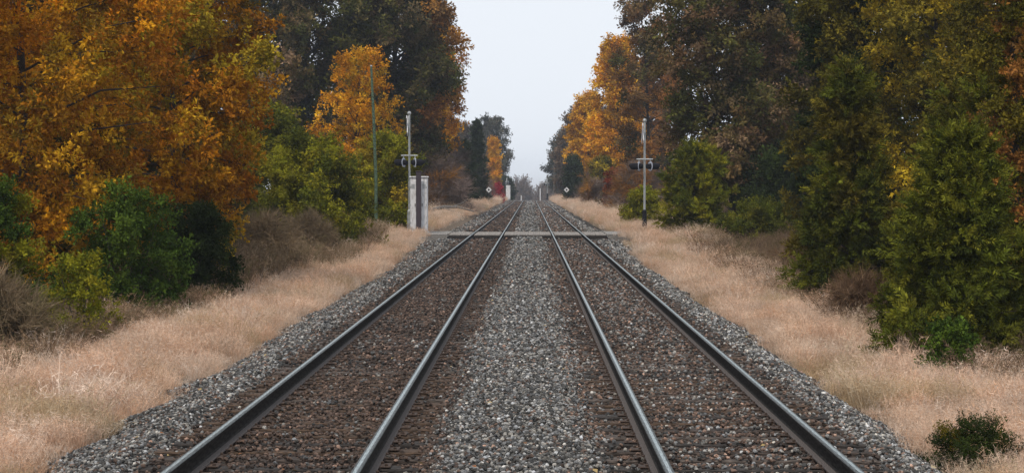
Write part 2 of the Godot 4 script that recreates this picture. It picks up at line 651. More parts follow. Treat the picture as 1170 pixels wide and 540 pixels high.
func build_crossing():
	for c in [[86.2, 92.0, "near"], [343.0, 349.0, "far"]]:
		var far: bool = c[2] == "far"
		var deep: float = c[1] - c[0]
		var root := thing("timber_crossing", Vector3(0, crest(c[0]), -(c[0] + c[1]) / 2), "weathered timber crossing laid across both tracks " + ("far off on the crest" if far else "between the two near signals"), "level crossing", "timber road crossings")
		for p in [[-3.9, -2.84], [-2.64, -1.35], [-1.15, 1.15], [1.35, 2.64], [2.84, 3.9]]:
			panel(root, p[0], p[1], deep)
		for s in [-1, 1]:
			var st := begin()
			var xs := [3.95, 4.4, 5.0, 6.0, 7.5, 10.0, 14.0, 20.0, 30.0, 60.0]
			for i in xs.size() - 1:
				var p := []
				for q in [[xs[i], c[0] - 0.3], [xs[i], c[1] + 0.3], [xs[i + 1], c[1] + 0.3], [xs[i + 1], c[0] - 0.3]]:
					var yy := maxf(side_ground(s * q[0], q[1]), crest(q[1]) - 0.06) + 0.045
					p.append(Vector3(s * q[0], yy, -q[1]))
				quad(st, p[0], p[1], p[2], p[3])
				quad(st, p[0], p[3], p[3] - Vector3(0, 0.35, 0), p[0] - Vector3(0, 0.35, 0))
			var r := part(numbered("road"), done(st), M.road_asphalt, self)
			tag(r, "pale worn lane leading away from the " + ("distant" if far else "nearer") + " crossing to the " + ("left" if s < 0 else "right"), "road", "", "structure")

func lathe(prof: Array, sides := 20) -> ArrayMesh:
	var st := begin()
	for i in prof.size() - 1:
		for k in sides:
			var a := TAU * k / sides
			var b := TAU * (k + 1) / sides
			var p: Vector2 = prof[i]
			var q: Vector2 = prof[i + 1]
			quad(st, Vector3(cos(a) * p.x, p.y, sin(a) * p.x), Vector3(cos(b) * p.x, p.y, sin(b) * p.x), Vector3(cos(b) * q.x, q.y, sin(b) * q.x), Vector3(cos(a) * q.x, q.y, sin(a) * q.x))
	return done(st)

# a crossing signal: mast, crossarm, lamps that look up and down the road, and the two crossed blades seen from the side
func crossing_signal(at: Vector3, h: float, lamp_h: float, label: String, turn := 0.0):
	var root := thing("crossing_signal", at, label, "crossing signal", "road crossing signals")
	root.rotation.y = turn
	part("mast", tube_mesh([Vector3(0, 0.2, 0), Vector3(0, h, 0)], [0.062, 0.055], 10), M.galvanised, root)
	var base := lathe([Vector2(0.0, 0.0), Vector2(0.24, 0.0), Vector2(0.24, 0.10), Vector2(0.13, 0.16), Vector2(0.11, 1.15), Vector2(0.07, 1.22), Vector2(0.0, 1.22)], 12)
	part("base", base, M.black_paint if at.x > 0 else M.galvanised, root)
	part("finial", lathe([Vector2(0.0, -0.02), Vector2(0.06, 0.0), Vector2(0.105, 0.08), Vector2(0.075, 0.17), Vector2(0.0, 0.2)], 12), M.galvanised, root, Vector3(0, h, 0))
	var arm := begin()
	tube(arm, [Vector3(0, lamp_h + 0.34, -0.62), Vector3(0, lamp_h + 0.34, 0.62)], [0.035, 0.035], 8)
	tube(arm, [Vector3(-0.42, lamp_h + 0.36, 0), Vector3(0.42, lamp_h + 0.36, 0)], [0.035, 0.035], 8)
	for s in [-1, 1]:
		tube(arm, [Vector3(s * 0.30, lamp_h + 0.36, 0.0), Vector3(s * 0.26, lamp_h, 0.0)], [0.028, 0.028], 6)
	part("crossarm", done(arm), M.galvanised, root)
	for s in [-1, 1]:
		for z in [-0.36, 0.36]:
			var lamp := part("lamp", lathe([Vector2(0.0, -0.16), Vector2(0.12, -0.14), Vector2(0.15, 0.0), Vector2(0.15, 0.04), Vector2(0.0, 0.04)], 18), M.black_paint, root, Vector3(s * 0.26, lamp_h, z))
			lamp.basis = aim(Vector3(s * 0.94, 0.0, -0.34), 0.0, Vector3.ONE)
			part("backing_disc", lathe([Vector2(0.0, 0.0), Vector2(0.235, 0.0), Vector2(0.235, 0.012), Vector2(0.0, 0.012)], 24), M.disc_back, lamp, Vector3(0, 0.02, 0))
			var hood := begin()
			var pr := [Vector2(0.165, 0.03), Vector2(0.16, 0.50), Vector2(0.15, 0.50), Vector2(0.15, 0.03)]
			for i in 3:
				for k in 16:
					var a := -2.3 + 4.6 * k / 16.0
					var b := -2.3 + 4.6 * (k + 1) / 16.0
					var cut_a := 1.0 - 0.35 * absf(a) / 2.3
					var cut_b := 1.0 - 0.35 * absf(b) / 2.3
					quad(hood, Vector3(sin(a) * pr[i].x, pr[i].y * cut_a, cos(a) * pr[i].x), Vector3(sin(b) * pr[i].x, pr[i].y * cut_b, cos(b) * pr[i].x), Vector3(sin(b) * pr[i + 1].x, pr[i + 1].y * cut_b, cos(b) * pr[i + 1].x), Vector3(sin(a) * pr[i + 1].x, pr[i + 1].y * cut_a, cos(a) * pr[i + 1].x))
			part("hood", done(hood), M.black_paint, lamp)
			part("lens", lathe([Vector2(0.145, 0.045), Vector2(0.10, 0.06), Vector2(0.0, 0.07)], 16), M.lens_red, lamp)
	for s in [-1, 1]:
		var blade := begin()
		slab(blade, Vector3.ZERO, Vector3(0.03, 1.25, 0.23), 0.005, Basis(Vector3.RIGHT, s * PI / 4))
		part("crossbuck_blade", done(blade), M.white_paint, root, Vector3(-0.10 - 0.018 * s, h - 0.55, 0))
	part("crossbuck_bracket", slab_mesh(Vector3(0.10, 0.16, 0.12), 0.01), M.galvanised, root, Vector3(-0.05, h - 0.55, 0))

func relay_cabinet(at: Vector3, label: String):
	var root := thing("relay_cabinet", at, label, "relay cabinet", "railway relay cabinets")
	part("housing", slab_mesh(Vector3(0.86, 2.72, 0.8), 0.03), M.white_paint, root, Vector3(0, 1.48, 0))
	part("roof", slab_mesh(Vector3(0.94, 0.07, 0.9), 0.02), M.white_paint, root, Vector3(0, 2.878, 0))
	part("plinth", slab_mesh(Vector3(0.95, 0.12, 0.92), 0.02), M.galvanised, root, Vector3(0, 0.058, 0))
	for s in [-1, 1]:
		var dr := part("door", slab_mesh(Vector3(0.27, 2.45, 0.03), 0.008), M.white_paint, root, Vector3(s * 0.272, 1.46, 0.415))
		part("handle", slab_mesh(Vector3(0.03, 0.16, 0.03), 0.008), M.black_paint, dr, Vector3(-s * 0.09, 0.0, 0.03))
		for k in 3:
			part("hinge", slab_mesh(Vector3(0.03, 0.12, 0.03), 0.006), M.galvanised, dr, Vector3(s * 0.128, -0.9 + k * 0.9, 0.02))
		for k in 5:
			part("louvre", slab_mesh(Vector3(0.17, 0.02, 0.02), 0.004), M.galvanised, dr, Vector3(0, 0.85 + k * 0.05, 0.022))

func build_signals():
	crossing_signal(Vector3(-6.06, -0.03, -89.6), 6.05, 3.62, "tall crossing signal rising beside the white relay cabinet on the left", 0.03)
	crossing_signal(Vector3(5.95, -0.03, -89.0), 5.65, 3.42, "tall crossing signal with black base standing alone right of the tracks")
	relay_cabinet(Vector3(-5.52, -0.03, -89.0), "tall white relay cabinet beside the nearer crossing, left of the tracks")
	var post := thing("dark_post", Vector3(-5.50, -0.03, -88.2), "dark violet steel post standing in front of the white relay cabinet", "post")
	part("shaft", slab_mesh(Vector3(0.26, 3.15, 0.14), 0.02), M.dark_violet_metal, post, Vector3(0, 1.57, 0))
	part("foot", slab_mesh(Vector3(0.42, 0.06, 0.34), 0.01), M.dark_violet_metal, post, Vector3(0, 0.03, 0))
	part("cap", slab_mesh(Vector3(0.30, 0.04, 0.18), 0.01), M.dark_violet_metal, post, Vector3(0, 3.162, 0))
	var gp := thing("green_pole", Vector3(-7.46, -0.35, -86.0), "slender green pole leaning slightly in front of the yellow green shrubs", "pole")
	part("shaft", tube_mesh([Vector3(0, 0, 0), Vector3(0.0, 3.0, 0), Vector3(-0.10, 6.0, 0), Vector3(-0.22, 8.6, 0)], [0.085, 0.08, 0.07, 0.055], 10), M.green_pole, gp)
	part("cap", tube_mesh([Vector3(-0.22, 8.6, 0), Vector3(-0.222, 8.66, 0)], [0.065, 0.05], 10), M.galvanised, gp)
	# the crossing on the crest
	crossing_signal(Vector3(-4.55, 0.15, -352.0), 4.2, 3.3, "tiny distant crossing signal left of the tracks on the crest")
	crossing_signal(Vector3(3.55, 0.15, -352.0), 4.0, 3.0, "tiny distant crossing signal right of the tracks on the crest")
	relay_cabinet(Vector3(-4.3, 0.1, -350.6), "tiny distant white relay cabinet left of the tracks on the crest")
	for p in [[-1.7, 0.9, "low white marker post between the left rails' far end and the wood"], [2.15, 2.3, "tall thin white marker post at the crest right of centre"]]:
		var mp := thing("marker_post", Vector3(p[0], -0.3, -355.0), p[2], "marker post", "white posts on the crest")
		part("shaft", slab_mesh(Vector3(0.2, p[1] + 0.3, 0.2), 0.02), M.white_paint, mp, Vector3(0, (p[1] + 0.3) / 2, 0))
		part("cap", slab_mesh(Vector3(0.24, 0.06, 0.24), 0.02), M.white_paint, mp, Vector3(0, p[1] + 0.328, 0))
	var up := thing("utility_pole", Vector3(4.9, 0.1, -356.0), "thin grey utility pole beside the distant crossing on the right", "pole")
	part("shaft", tube_mesh([Vector3(0, 0, 0), Vector3(0.05, 7.2, 0)], [0.13, 0.08], 8), M.pale_bark, up)
	part("crossarm", slab_mesh(Vector3(1.1, 0.1, 0.1), 0.01), M.pale_bark, up, Vector3(0.04, 4.4, 0.12))
	for s in [[-4.80, -208.0, "small white diamond sign on a thin post left of the tracks"], [4.75, -222.0, "small white diamond sign on a thin post right of the tracks"]]:
		var g := side_ground(s[0], -s[1])
		var sg := thing("diamond_sign", Vector3(s[0], g, s[1]), s[2], "sign", "diamond signs beside the track")
		part("post", slab_mesh(Vector3(0.07, 2.2, 0.05), 0.01), M.dark_timber, sg, Vector3(0, 1.1, 0))
		var pl := begin()
		slab(pl, Vector3.ZERO, Vector3(0.50, 0.50, 0.02), 0.005, Basis(Vector3.BACK, PI / 4))
		var bd := part("board", done(pl), M.white_paint, sg, Vector3(0, 2.0, 0.04))
		var cm := begin()
		slab(cm, Vector3.ZERO, Vector3(0.2, 0.2, 0.012), 0.003, Basis(Vector3.BACK, PI / 4))
		part("mark", done(cm), M.black_paint, bd, Vector3(0, 0, 0.014))

# ---------------------------------------------------------------- trees and shrubs

const ORANGE := [Color(0.62, 0.26, 0.01), Color(0.7, 0.34, 0.014), Color(0.5, 0.18, 0.01), Color(0.76, 0.44, 0.022), Color(0.38, 0.15, 0.012), Color(0.24, 0.15, 0.015)]
const GOLD := [Color(0.88, 0.45, 0.018), Color(0.8, 0.36, 0.014), Color(0.88, 0.53, 0.035), Color(0.68, 0.3, 0.018)]
const RUST := [Color(0.42, 0.18, 0.045), Color(0.5, 0.24, 0.045), Color(0.28, 0.14, 0.045), Color(0.2, 0.12, 0.045)]
const DARK := [Color(0.082, 0.09, 0.018), Color(0.125, 0.122, 0.022), Color(0.135, 0.09, 0.038), Color(0.058, 0.068, 0.018), Color(0.175, 0.125, 0.06)]
const MAROON := [Color(0.25, 0.14, 0.066), Color(0.19, 0.125, 0.042), Color(0.13, 0.125, 0.028), Color(0.31, 0.2, 0.115), Color(0.085, 0.085, 0.022)]
const YGREEN := [Color(0.23, 0.235, 0.012), Color(0.30, 0.285, 0.014), Color(0.165, 0.185, 0.012), Color(0.36, 0.31, 0.02)]
const GREEN := [Color(0.075, 0.13, 0.016), Color(0.11, 0.165, 0.018), Color(0.055, 0.1, 0.014)]
const DEEP := [Color(0.034, 0.054, 0.012), Color(0.048, 0.07, 0.014), Color(0.028, 0.042, 0.011)]
const CEDAR := [Color(0.11, 0.13, 0.012), Color(0.155, 0.165, 0.014), Color(0.07, 0.09, 0.012), Color(0.21, 0.2, 0.018)]
const OLIVE := [Color(0.125, 0.108, 0.012), Color(0.175, 0.14, 0.016), Color(0.08, 0.08, 0.011), Color(0.23, 0.175, 0.018)]
const YELLOW := [Color(0.56, 0.40, 0.025), Color(0.46, 0.32, 0.022), Color(0.32, 0.25, 0.02), Color(0.66, 0.47, 0.03)]
const MAUVE := [Color(0.27, 0.2, 0.175), Color(0.2, 0.15, 0.13), Color(0.33, 0.25, 0.21), Color(0.16, 0.12, 0.095)]
const DRY := [Color(0.3, 0.215, 0.13), Color(0.22, 0.16, 0.095), Color(0.38, 0.28, 0.18), Color(0.17, 0.135, 0.07)]
const CONIFER := [Color(0.045, 0.07, 0.035), Color(0.065, 0.09, 0.04), Color(0.045, 0.055, 0.03)]
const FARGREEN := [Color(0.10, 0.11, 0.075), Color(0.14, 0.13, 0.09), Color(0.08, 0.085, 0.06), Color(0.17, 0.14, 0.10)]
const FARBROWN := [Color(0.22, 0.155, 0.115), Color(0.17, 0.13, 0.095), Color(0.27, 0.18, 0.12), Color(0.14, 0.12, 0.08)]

func shape_at(kind: String, t: float) -> float:
	if kind == "cone": return 1.0 - 0.88 * t
	if kind == "column": return 0.72 + 0.28 * sin(PI * t) - 0.25 * t
	if kind == "bush": return pow(maxf(0.0, 1.0 - t * t), 0.5) * 0.95 + 0.05
	return pow(sin(PI * clampf(t * 0.82 + 0.15, 0.0, 1.0)), 0.65)

# o: h height, r crown radius, base height where the crown starts, kind shape, limbs, clumps per limb, per sprigs per clump, size of a sprig, pal palette
func plant(called: String, at: Vector3, label: String, category: String, group: String, o: Dictionary) -> Node3D:
	rng.seed = hash(label) & 0xffffff
	var root := thing(called, at, label, category, group)
	var h: float = o.h
	var r: float = o.r
	var base: float = o.get("base", 0.1 * h)
	var kind: String = o.get("kind", "round")
	var limbs: int = o.get("limbs", 30)
	var clumps: int = o.get("clumps", 5)
	var per: int = o.get("per", 10)
	var size: float = o.get("size", 0.5)
	var pal: Array = o.pal
	var pal2: Array = o.get("pal2", pal)
	var share2: float = o.get("share2", 0.0)
	var lean: Vector3 = o.get("lean", Vector3.ZERO)
	var tr: float = o.get("trunk", 0.022 * h)
	var droop: float = o.get("droop", 0.0)
	var stems: int = o.get("stems", 1)
	var st := begin()
	var spine := []
	var wob := Vector3(rng.randf_range(-1, 1), 0, rng.randf_range(-1, 1)) * r * 0.08
	for i in 7:
		var t := i / 6.0
		spine.append(Vector3(0, h * 0.94 * t, 0) + lean * t * t + wob * sin(t * 5.0))
	for k in stems:
		var pts := []
		var rad := []
		var a := TAU * k / maxf(1.0, stems) + rng.randf()
		var off := Vector3(cos(a), 0, sin(a)) * (r * 0.45 if stems > 1 else 0.0)
		for i in 7:
			var t := i / 6.0
			pts.append(spine[i] * (Vector3(1, 0.8, 1) if stems > 1 else Vector3.ONE) + off * t + rnd_dir() * tr * 0.5 * t)
			rad.append(maxf(0.008, tr * (1.0 - 0.88 * t) * (1.35 if i == 0 else 1.0)))
		tube(st, pts, rad, 7)
	var boxes: Array = S[o.get("sprig", "broad")]
	var where := []
	for b in boxes: where.append([])
	var cols := []
	for b in boxes: cols.append(PackedColorArray())
	for i in limbs:
		var t := (i + rng.randf()) / limbs
		var y := lerpf(base, h * 0.97, t)
		var sp: Vector3 = spine[mini(5, int(y / h * 6.0))].lerp(spine[mini(6, int(y / h * 6.0) + 1)], fposmod(y / h * 6.0, 1.0))
		sp.y = y
		var a := i * 2.39996 + rng.randf_range(-0.5, 0.5)
		var out := Vector3(cos(a), 0, sin(a))
		var ln := r * shape_at(kind, t) * rng.randf_range(0.72, 1.15)
		var rise: float = ln * lerpf(0.15, 0.75, t) * o.get("rise", 1.0)
		var root_pt := sp - Vector3(0, minf(rise * 0.8, y - base * 0.5), 0)
		var tip := sp + out * ln + Vector3(0, rise * 0.2 - droop * ln, 0)
		var mid := root_pt.lerp(tip, 0.5) + Vector3(0, ln * 0.08, 0) + rnd_dir() * ln * 0.06
		var lr := maxf(0.006, tr * 0.34 * (1.0 - 0.7 * t))
		tube(st, [root_pt, mid, tip], [lr, lr * 0.6, lr * 0.18], 4, false)
		if rng.randf() < o.get("bare", 0.0):
			continue
		var limb_tone := rng.randf_range(0.72, 1.12)
		var limb_pal := pal2 if rng.randf() < share2 else pal
		for c in clumps:
			var u: float = 1.0 - pow(rng.randf(), 1.4) * o.get("inward", 0.75)
			var mid2: Vector3 = root_pt.lerp(tip, u) + rnd_dir() * r * o.get("loose", 0.115) * Vector3(1, 0.8, 1)
			var cr: float = r * o.get("clump", 0.13) * rng.randf_range(0.6, 1.3)
			var hue := pick(limb_pal)
			var clump_tone := rng.randf_range(0.7, 1.3)
			for k in per:
				var dir := rnd_dir()
				var p: Vector3 = mid2 + dir * cr * pow(rng.randf(), 0.45) * Vector3(1, 0.75, 1)
				if p.y < 0.02: p.y = rng.randf() * 0.1
				var face := (dir + out * 0.5 + Vector3(0, 0.35 - droop * 1.6, 0) + rnd_dir() * 0.3)
				var s := size * rng.randf_range(0.65, 1.25)
				var kind_i := rng.randi() % boxes.size()
				where[kind_i].append(Transform3D(aim(face, rng.randf() * TAU, Vector3(s, s, s)), p))
				var tone := limb_tone * clump_tone * rng.randf_range(0.7, 1.25)
				var cc := hue.lerp(pick(limb_pal), rng.randf() * 0.6)
				cols[kind_i].append(Color(cc.r * tone, cc.g * tone, cc.b * tone))
	var woody: Material = M.pale_bark if o.get("pale", false) else M.bark
	part("trunk" if category == "tree" else "stem", done(st), woody, root)
	for b in boxes.size():
		scatter("crown" if category == "tree" else "foliage", boxes[b], M[o.get("skin", "leaf")], where[b], cols[b], root)
	return root

func g(x: float, d: float) -> Vector3:
	return Vector3(x, side_ground(x, d) - 0.04, -d)

func copy(o: Node3D, x: float, d: float, s: float, turn: float, label: String, group := ""):
	var c: Node3D = o.duplicate()
	c.name = numbered(String(o.name).rstrip("0123456789").trim_suffix("_"))
	add_child(c)
	c.position = g(x, d)
	c.rotation.y = turn
	c.scale = Vector3.ONE * s
	tag(c, label, "", group)
	return c

func build_trees():
	var L := "trees along the left of the track"
	var R := "trees along the right of the track"
	var LS := "shrubs along the left of the track"
	var RS := "shrubs along the right of the track"
	# --- left, from near to far
	plant("orange_tree", g(-12.2, 42), "big orange tree at the left edge with a dark trunk showing", "tree", L, {h = 13.0, r = 3.6, base = 0.9, limbs = 64, clumps = 6, per = 11, size = 0.42, pal = ORANGE, share2 = 0.1, pal2 = OLIVE, droop = 0.12, trunk = 0.17, loose = 0.16})
	plant("orange_tree", g(-10.3, 50), "orange tree with drooping golden tips between green shrubs and dark wood", "tree", L, {h = 13.5, r = 3.1, base = 1.6, limbs = 62, clumps = 6, per = 11, size = 0.44, pal = ORANGE, share2 = 0.16, pal2 = YELLOW, droop = 0.22, trunk = 0.16, loose = 0.16})
	plant("orange_tree", g(-14.2, 56), "deep orange tree filling the gap behind the two nearest orange trees", "tree", L, {h = 15.0, r = 4.0, base = 1.0, limbs = 54, clumps = 5, per = 10, size = 0.55, pal = ORANGE, share2 = 0.3, pal2 = DARK, trunk = 0.2})
	plant("shrub", g(-9.1, 40), "rounded green shrub below the big orange trees on the left", "shrub", LS, {h = 3.0, r = 1.45, base = 0.1, kind = "bush", limbs = 34, clumps = 4, per = 10, size = 0.26, pal = GREEN, stems = 4, trunk = 0.03})
	plant("sapling", g(-8.4, 33), "small yellow green sapling at the grass edge left of the green shrub", "shrub", LS, {h = 1.75, r = 0.72, base = 0.15, kind = "bush", limbs = 22, clumps = 3, per = 6, size = 0.2, pal = YGREEN, stems = 3, trunk = 0.02})
	plant("shrub", g(-8.4, 45), "very dark green shrub between the green shrub and the bare brush", "shrub", LS, {h = 2.6, r = 0.95, base = 0.1, kind = "column", limbs = 34, clumps = 4, per = 9, size = 0.26, pal = DEEP, stems = 3, trunk = 0.03})
	plant("shrub", g(-10.9, 36), "green shrub cut off by the left edge under the orange tree", "shrub", LS, {h = 3.1, r = 1.0, base = 0.1, kind = "bush", limbs = 30, clumps = 4, per = 9, size = 0.24, pal = YGREEN, share2 = 0.5, pal2 = GREEN, stems = 4, trunk = 0.03})
	plant("shrub", g(-9.3, 76), "large rounded yellow green shrub left of the green pole", "shrub", LS, {h = 4.7, r = 2.5, base = 0.1, kind = "bush", limbs = 44, clumps = 5, per = 12, size = 0.42, pal = YGREEN, share2 = 0.25, pal2 = CEDAR, stems = 5, trunk = 0.05})
	plant("shrub", g(-7.7, 92), "yellow green shrub with golden patches behind the relay cabinet", "shrub", LS, {h = 5.1, r = 2.2, base = 0.1, kind = "bush", limbs = 44, clumps = 5, per = 11, size = 0.42, pal = YGREEN, share2 = 0.3, pal2 = YELLOW, stems = 5, trunk = 0.05})
	plant("small_tree", g(-12.8, 88), "mid green rounded tree behind the large yellow green shrub", "tree", L, {h = 6.4, r = 2.4, base = 0.4, limbs = 36, clumps = 5, per = 10, size = 0.5, pal = CEDAR, share2 = 0.4, pal2 = YGREEN, trunk = 0.1})
	plant("golden_tree", g(-10.4, 106), "small golden orange tree standing before the tall dark tree", "tree", L, {h = 10.4, r = 2.6, base = 2.6, limbs = 36, clumps = 4, per = 7, size = 0.52, pal = GOLD, share2 = 0.2, pal2 = ORANGE, trunk = 0.13, loose = 0.2, rise = 1.5})
	plant("dark_tree", g(-11.6, 152), "tall dark green and maroon tree left of the sky gap", "tree", L, {h = 27.0, r = 5.3, base = 3.0, limbs = 88, clumps = 6, per = 13, size = 1.0, pal = DARK, share2 = 0.12, pal2 = RUST, trunk = 0.4, clump = 0.14})
	plant("dark_tree", g(-18.2, 146), "tall dark tree behind the yellow green shrubs, left of its darker twin", "tree", L, {h = 26.0, r = 6.0, base = 2.0, limbs = 84, clumps = 6, per = 13, size = 1.0, pal = DARK, share2 = 0.15, pal2 = MAROON, trunk = 0.4, clump = 0.14})
	plant("dark_tree", g(-27.5, 150), "dark tree farthest left, glimpsed between the orange crowns", "tree", L, {h = 25.0, r = 5.6, base = 2.0, limbs = 70, clumps = 5, per = 12, size = 1.05, pal = DARK, share2 = 0.2, pal2 = MAROON, trunk = 0.4})
	plant("rust_tree", g(-9.7, 172), "orange brown tree peeping out behind the tall dark tree on the left", "tree", L, {h = 20.0, r = 3.4, base = 6.0, limbs = 50, clumps = 4, per = 9, size = 0.9, pal = GOLD, share2 = 0.5, pal2 = RUST, trunk = 0.25})
	plant("dark_tree", g(-22.0, 98), "dark tree in the shade behind the leftmost orange trees", "tree", L, {h = 20.0, r = 6.0, base = 1.0, limbs = 60, clumps = 5, per = 10, size = 1.0, pal = DARK, trunk = 0.35})
	plant("dark_tree", g(-18.5, 66), "dark olive tree filling the left edge behind the biggest orange tree", "tree", L, {h = 17.0, r = 4.6, base = 0.5, limbs = 60, clumps = 5, per = 10, size = 0.8, pal = DARK, share2 = 0.4, pal2 = OLIVE, trunk = 0.3})
	for q in [[-8.2, 150.0, 4.6, 3.0, "mauve leafless thicket right of the relay cabinet"], [-8.3, 178.0, 7.0, 2.1, "reddish mauve thicket farther along the left bank"], [-12.4, 205.0, 9.0, 3.4, "grey mauve thicket left of the dark conifers"], [-7.4, 236.0, 3.8, 2.4, "low grey brush beside the left diamond sign"], [-8.8, 265.0, 7.0, 3.4, "brown hazy thicket beyond the dark conifers"]]:
		plant("thicket", g(q[0], q[1]), q[4], "thicket", "leafless thickets on the left bank", {h = q[2], r = q[3], base = 0.0, kind = "bush", limbs = 44, clumps = 5, per = 10, size = 1.0, pal = MAUVE, sprig = "twig", skin = "straw", stems = 6, trunk = 0.06, share2 = 0.1, pal2 = RUST})
	plant("conifer", g(-6.6, 222), "slim dark conifer on the left, taller of the pair", "tree", L, {h = 11.0, r = 1.7, base = 0.6, kind = "cone", limbs = 90, clumps = 4, per = 6, size = 0.5, rise = 0.3, pal = CONIFER, sprig = "feather", skin = "needle", trunk = 0.15})
	plant("conifer", g(-7.6, 210), "dark green conifer on the left, shorter of the pair", "tree", L, {h = 7.6, r = 1.3, base = 0.4, kind = "cone", limbs = 50, clumps = 4, per = 8, size = 0.8, pal = DEEP, sprig = "feather", skin = "needle", trunk = 0.13})
	plant("dark_tree", g(-14.5, 214), "dark rounded tree behind the conifers on the left", "tree", L, {h = 13.0, r = 4.2, base = 0.8, limbs = 50, clumps = 5, per = 10, size = 1.1, pal = FARBROWN, share2 = 0.4, pal2 = MAUVE, trunk = 0.25})
	plant("golden_tree", g(-6.1, 300), "slender bright golden tree far down the left side", "tree", L, {h = 11.0, r = 0.95, base = 1.8, kind = "column", limbs = 34, clumps = 3, per = 9, size = 0.75, pal = GOLD, trunk = 0.12})
	plant("red_shrub", g(-5.15, 288), "small bright crimson shrub under the slender golden tree", "shrub", LS, {h = 2.9, r = 1.0, base = 0.1, kind = "bush", limbs = 22, clumps = 3, per = 8, size = 0.5, pal = [Color(0.42, 0.02, 0.04), Color(0.5, 0.03, 0.05)], stems = 2, trunk = 0.05})
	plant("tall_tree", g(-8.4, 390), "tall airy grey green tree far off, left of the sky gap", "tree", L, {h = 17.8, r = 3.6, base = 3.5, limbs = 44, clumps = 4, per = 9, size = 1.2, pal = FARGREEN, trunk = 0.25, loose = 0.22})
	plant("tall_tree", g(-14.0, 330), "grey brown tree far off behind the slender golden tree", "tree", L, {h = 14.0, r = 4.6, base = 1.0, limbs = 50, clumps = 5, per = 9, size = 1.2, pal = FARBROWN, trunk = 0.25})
	plant("dark_shrub", g(-4.9, 372), "dark evergreen shrub behind the distant relay cabinet", "shrub", LS, {h = 4.4, r = 1.5, base = 0.1, kind = "bush", limbs = 26, clumps = 4, per = 8, size = 0.8, pal = CONIFER, stems = 2, trunk = 0.08})
	plant("dark_shrub", g(-7.0, 168), "small dark evergreen bush above the fallen branch on the left bank", "shrub", LS, {h = 1.3, r = 0.75, base = 0.05, kind = "bush", limbs = 18, clumps = 3, per = 8, size = 0.35, pal = CONIFER, stems = 2, trunk = 0.03})
	plant("shrub", g(-15.6, 82), "dark shrub glimpsed between the orange tree and the yellow green shrubs", "shrub", LS, {h = 4.2, r = 2.6, base = 0.05, kind = "bush", limbs = 40, clumps = 4, per = 10, size = 0.6, pal = DARK, stems = 4, trunk = 0.05})
	plant("shrub", g(15.2, 100), "dark shrub low in the shade beneath the big maroon tree", "shrub", RS, {h = 4.4, r = 3.0, base = 0.05, kind = "bush", limbs = 44, clumps = 4, per = 10, size = 0.6, pal = DEEP, stems = 4, trunk = 0.05})
	# --- bare brush on the left between the dark shrub and the yellow green one
	for q in [[-9.9, 53.0, 2.5, 1.4, "grey leafless bush right of the very dark green shrub"], [-9.0, 60.0, 2.0, 1.3, "low grey leafless bush at the pale grass edge, middle of three"], [-8.7, 70.0, 1.7, 1.4, "brown leafless bush in front of the large yellow green shrub"], [-9.3, 30.5, 1.25, 0.9, "brown weedy bush at the left edge above the pale grass"]]:
		plant("bare_bush", g(q[0], q[1]), q[4], "bush", "leafless bushes on the left", {h = q[2], r = q[3], base = 0.0, kind = "bush", limbs = 34, clumps = 5, per = 10, size = 0.55, pal = DRY, sprig = "twig", skin = "straw", stems = 7, trunk = 0.016, pale = true})
	# --- right, from near to far
	plant("cedar", g(7.75, 31), "nearest bushy green cedar at the right edge of the grass", "cedar", RS, {h = 4.1, r = 1.75, base = 0.05, kind = "cone", limbs = 74, clumps = 5, per = 10, size = 0.34, pal = CEDAR, sprig = "feather", skin = "needle", trunk = 0.07, rise = 1.2})
	plant("cedar", g(8.35, 45), "taller green cedar standing just behind the nearest one", "cedar", RS, {h = 6.2, r = 1.6, base = 0.05, kind = "cone", limbs = 76, clumps = 5, per = 10, size = 0.4, pal = CEDAR, share2 = 0.3, pal2 = OLIVE, sprig = "feather", skin = "needle", trunk = 0.08, rise = 1.1})
	plant("cedar", g(9.9, 37), "broad olive cedar behind the nearest cedar at the right edge", "cedar", RS, {h = 5.6, r = 2.0, base = 0.1, kind = "round", limbs = 66, clumps = 5, per = 10, size = 0.4, pal = CEDAR, share2 = 0.35, pal2 = OLIVE, sprig = "feather", skin = "needle", trunk = 0.09})
	plant("shrub", g(6.75, 27.5), "small green bush at the foot of the nearest cedar", "shrub", RS, {h = 0.95, r = 0.42, base = 0.02, kind = "bush", limbs = 22, clumps = 3, per = 6, size = 0.18, pal = GREEN, stems = 3, trunk = 0.012})
	plant("vine_tree", g(9.1, 32.5), "trunk hung with orange brown vine leaves at the right edge", "tree", R, {h = 9.0, r = 0.75, base = 0.3, kind = "column", limbs = 80, clumps = 3, per = 8, size = 0.26, pal = RUST, share2 = 0.55, inward = 1.0, pal2 = OLIVE, droop = 0.4, trunk = 0.12})
	plant("olive_tree", g(11.7, 64), "tall dark olive tree hung with drooping foliage right of the brown tree", "tree", R, {h = 15.0, r = 2.1, base = 0.5, kind = "column", limbs = 84, clumps = 5, per = 11, size = 0.5, pal = DEEP, share2 = 0.4, pal2 = OLIVE, droop = 0.4, trunk = 0.2})
	plant("yellow_tree", g(13.6, 58), "yellow leaved tree above the cedars at the upper right", "tree", R, {h = 12.0, r = 2.7, base = 3.2, limbs = 54, clumps = 5, per = 10, size = 0.48, pal = YELLOW, share2 = 0.35, pal2 = OLIVE, droop = 0.25, trunk = 0.17})
	plant("olive_tree", g(13.4, 47), "olive and yellow tree filling the top right corner", "tree", R, {h = 10.0, r = 2.6, base = 0.5, limbs = 60, clumps = 5, per = 10, size = 0.42, pal = OLIVE, share2 = 0.3, pal2 = YELLOW, droop = 0.15, trunk = 0.15})
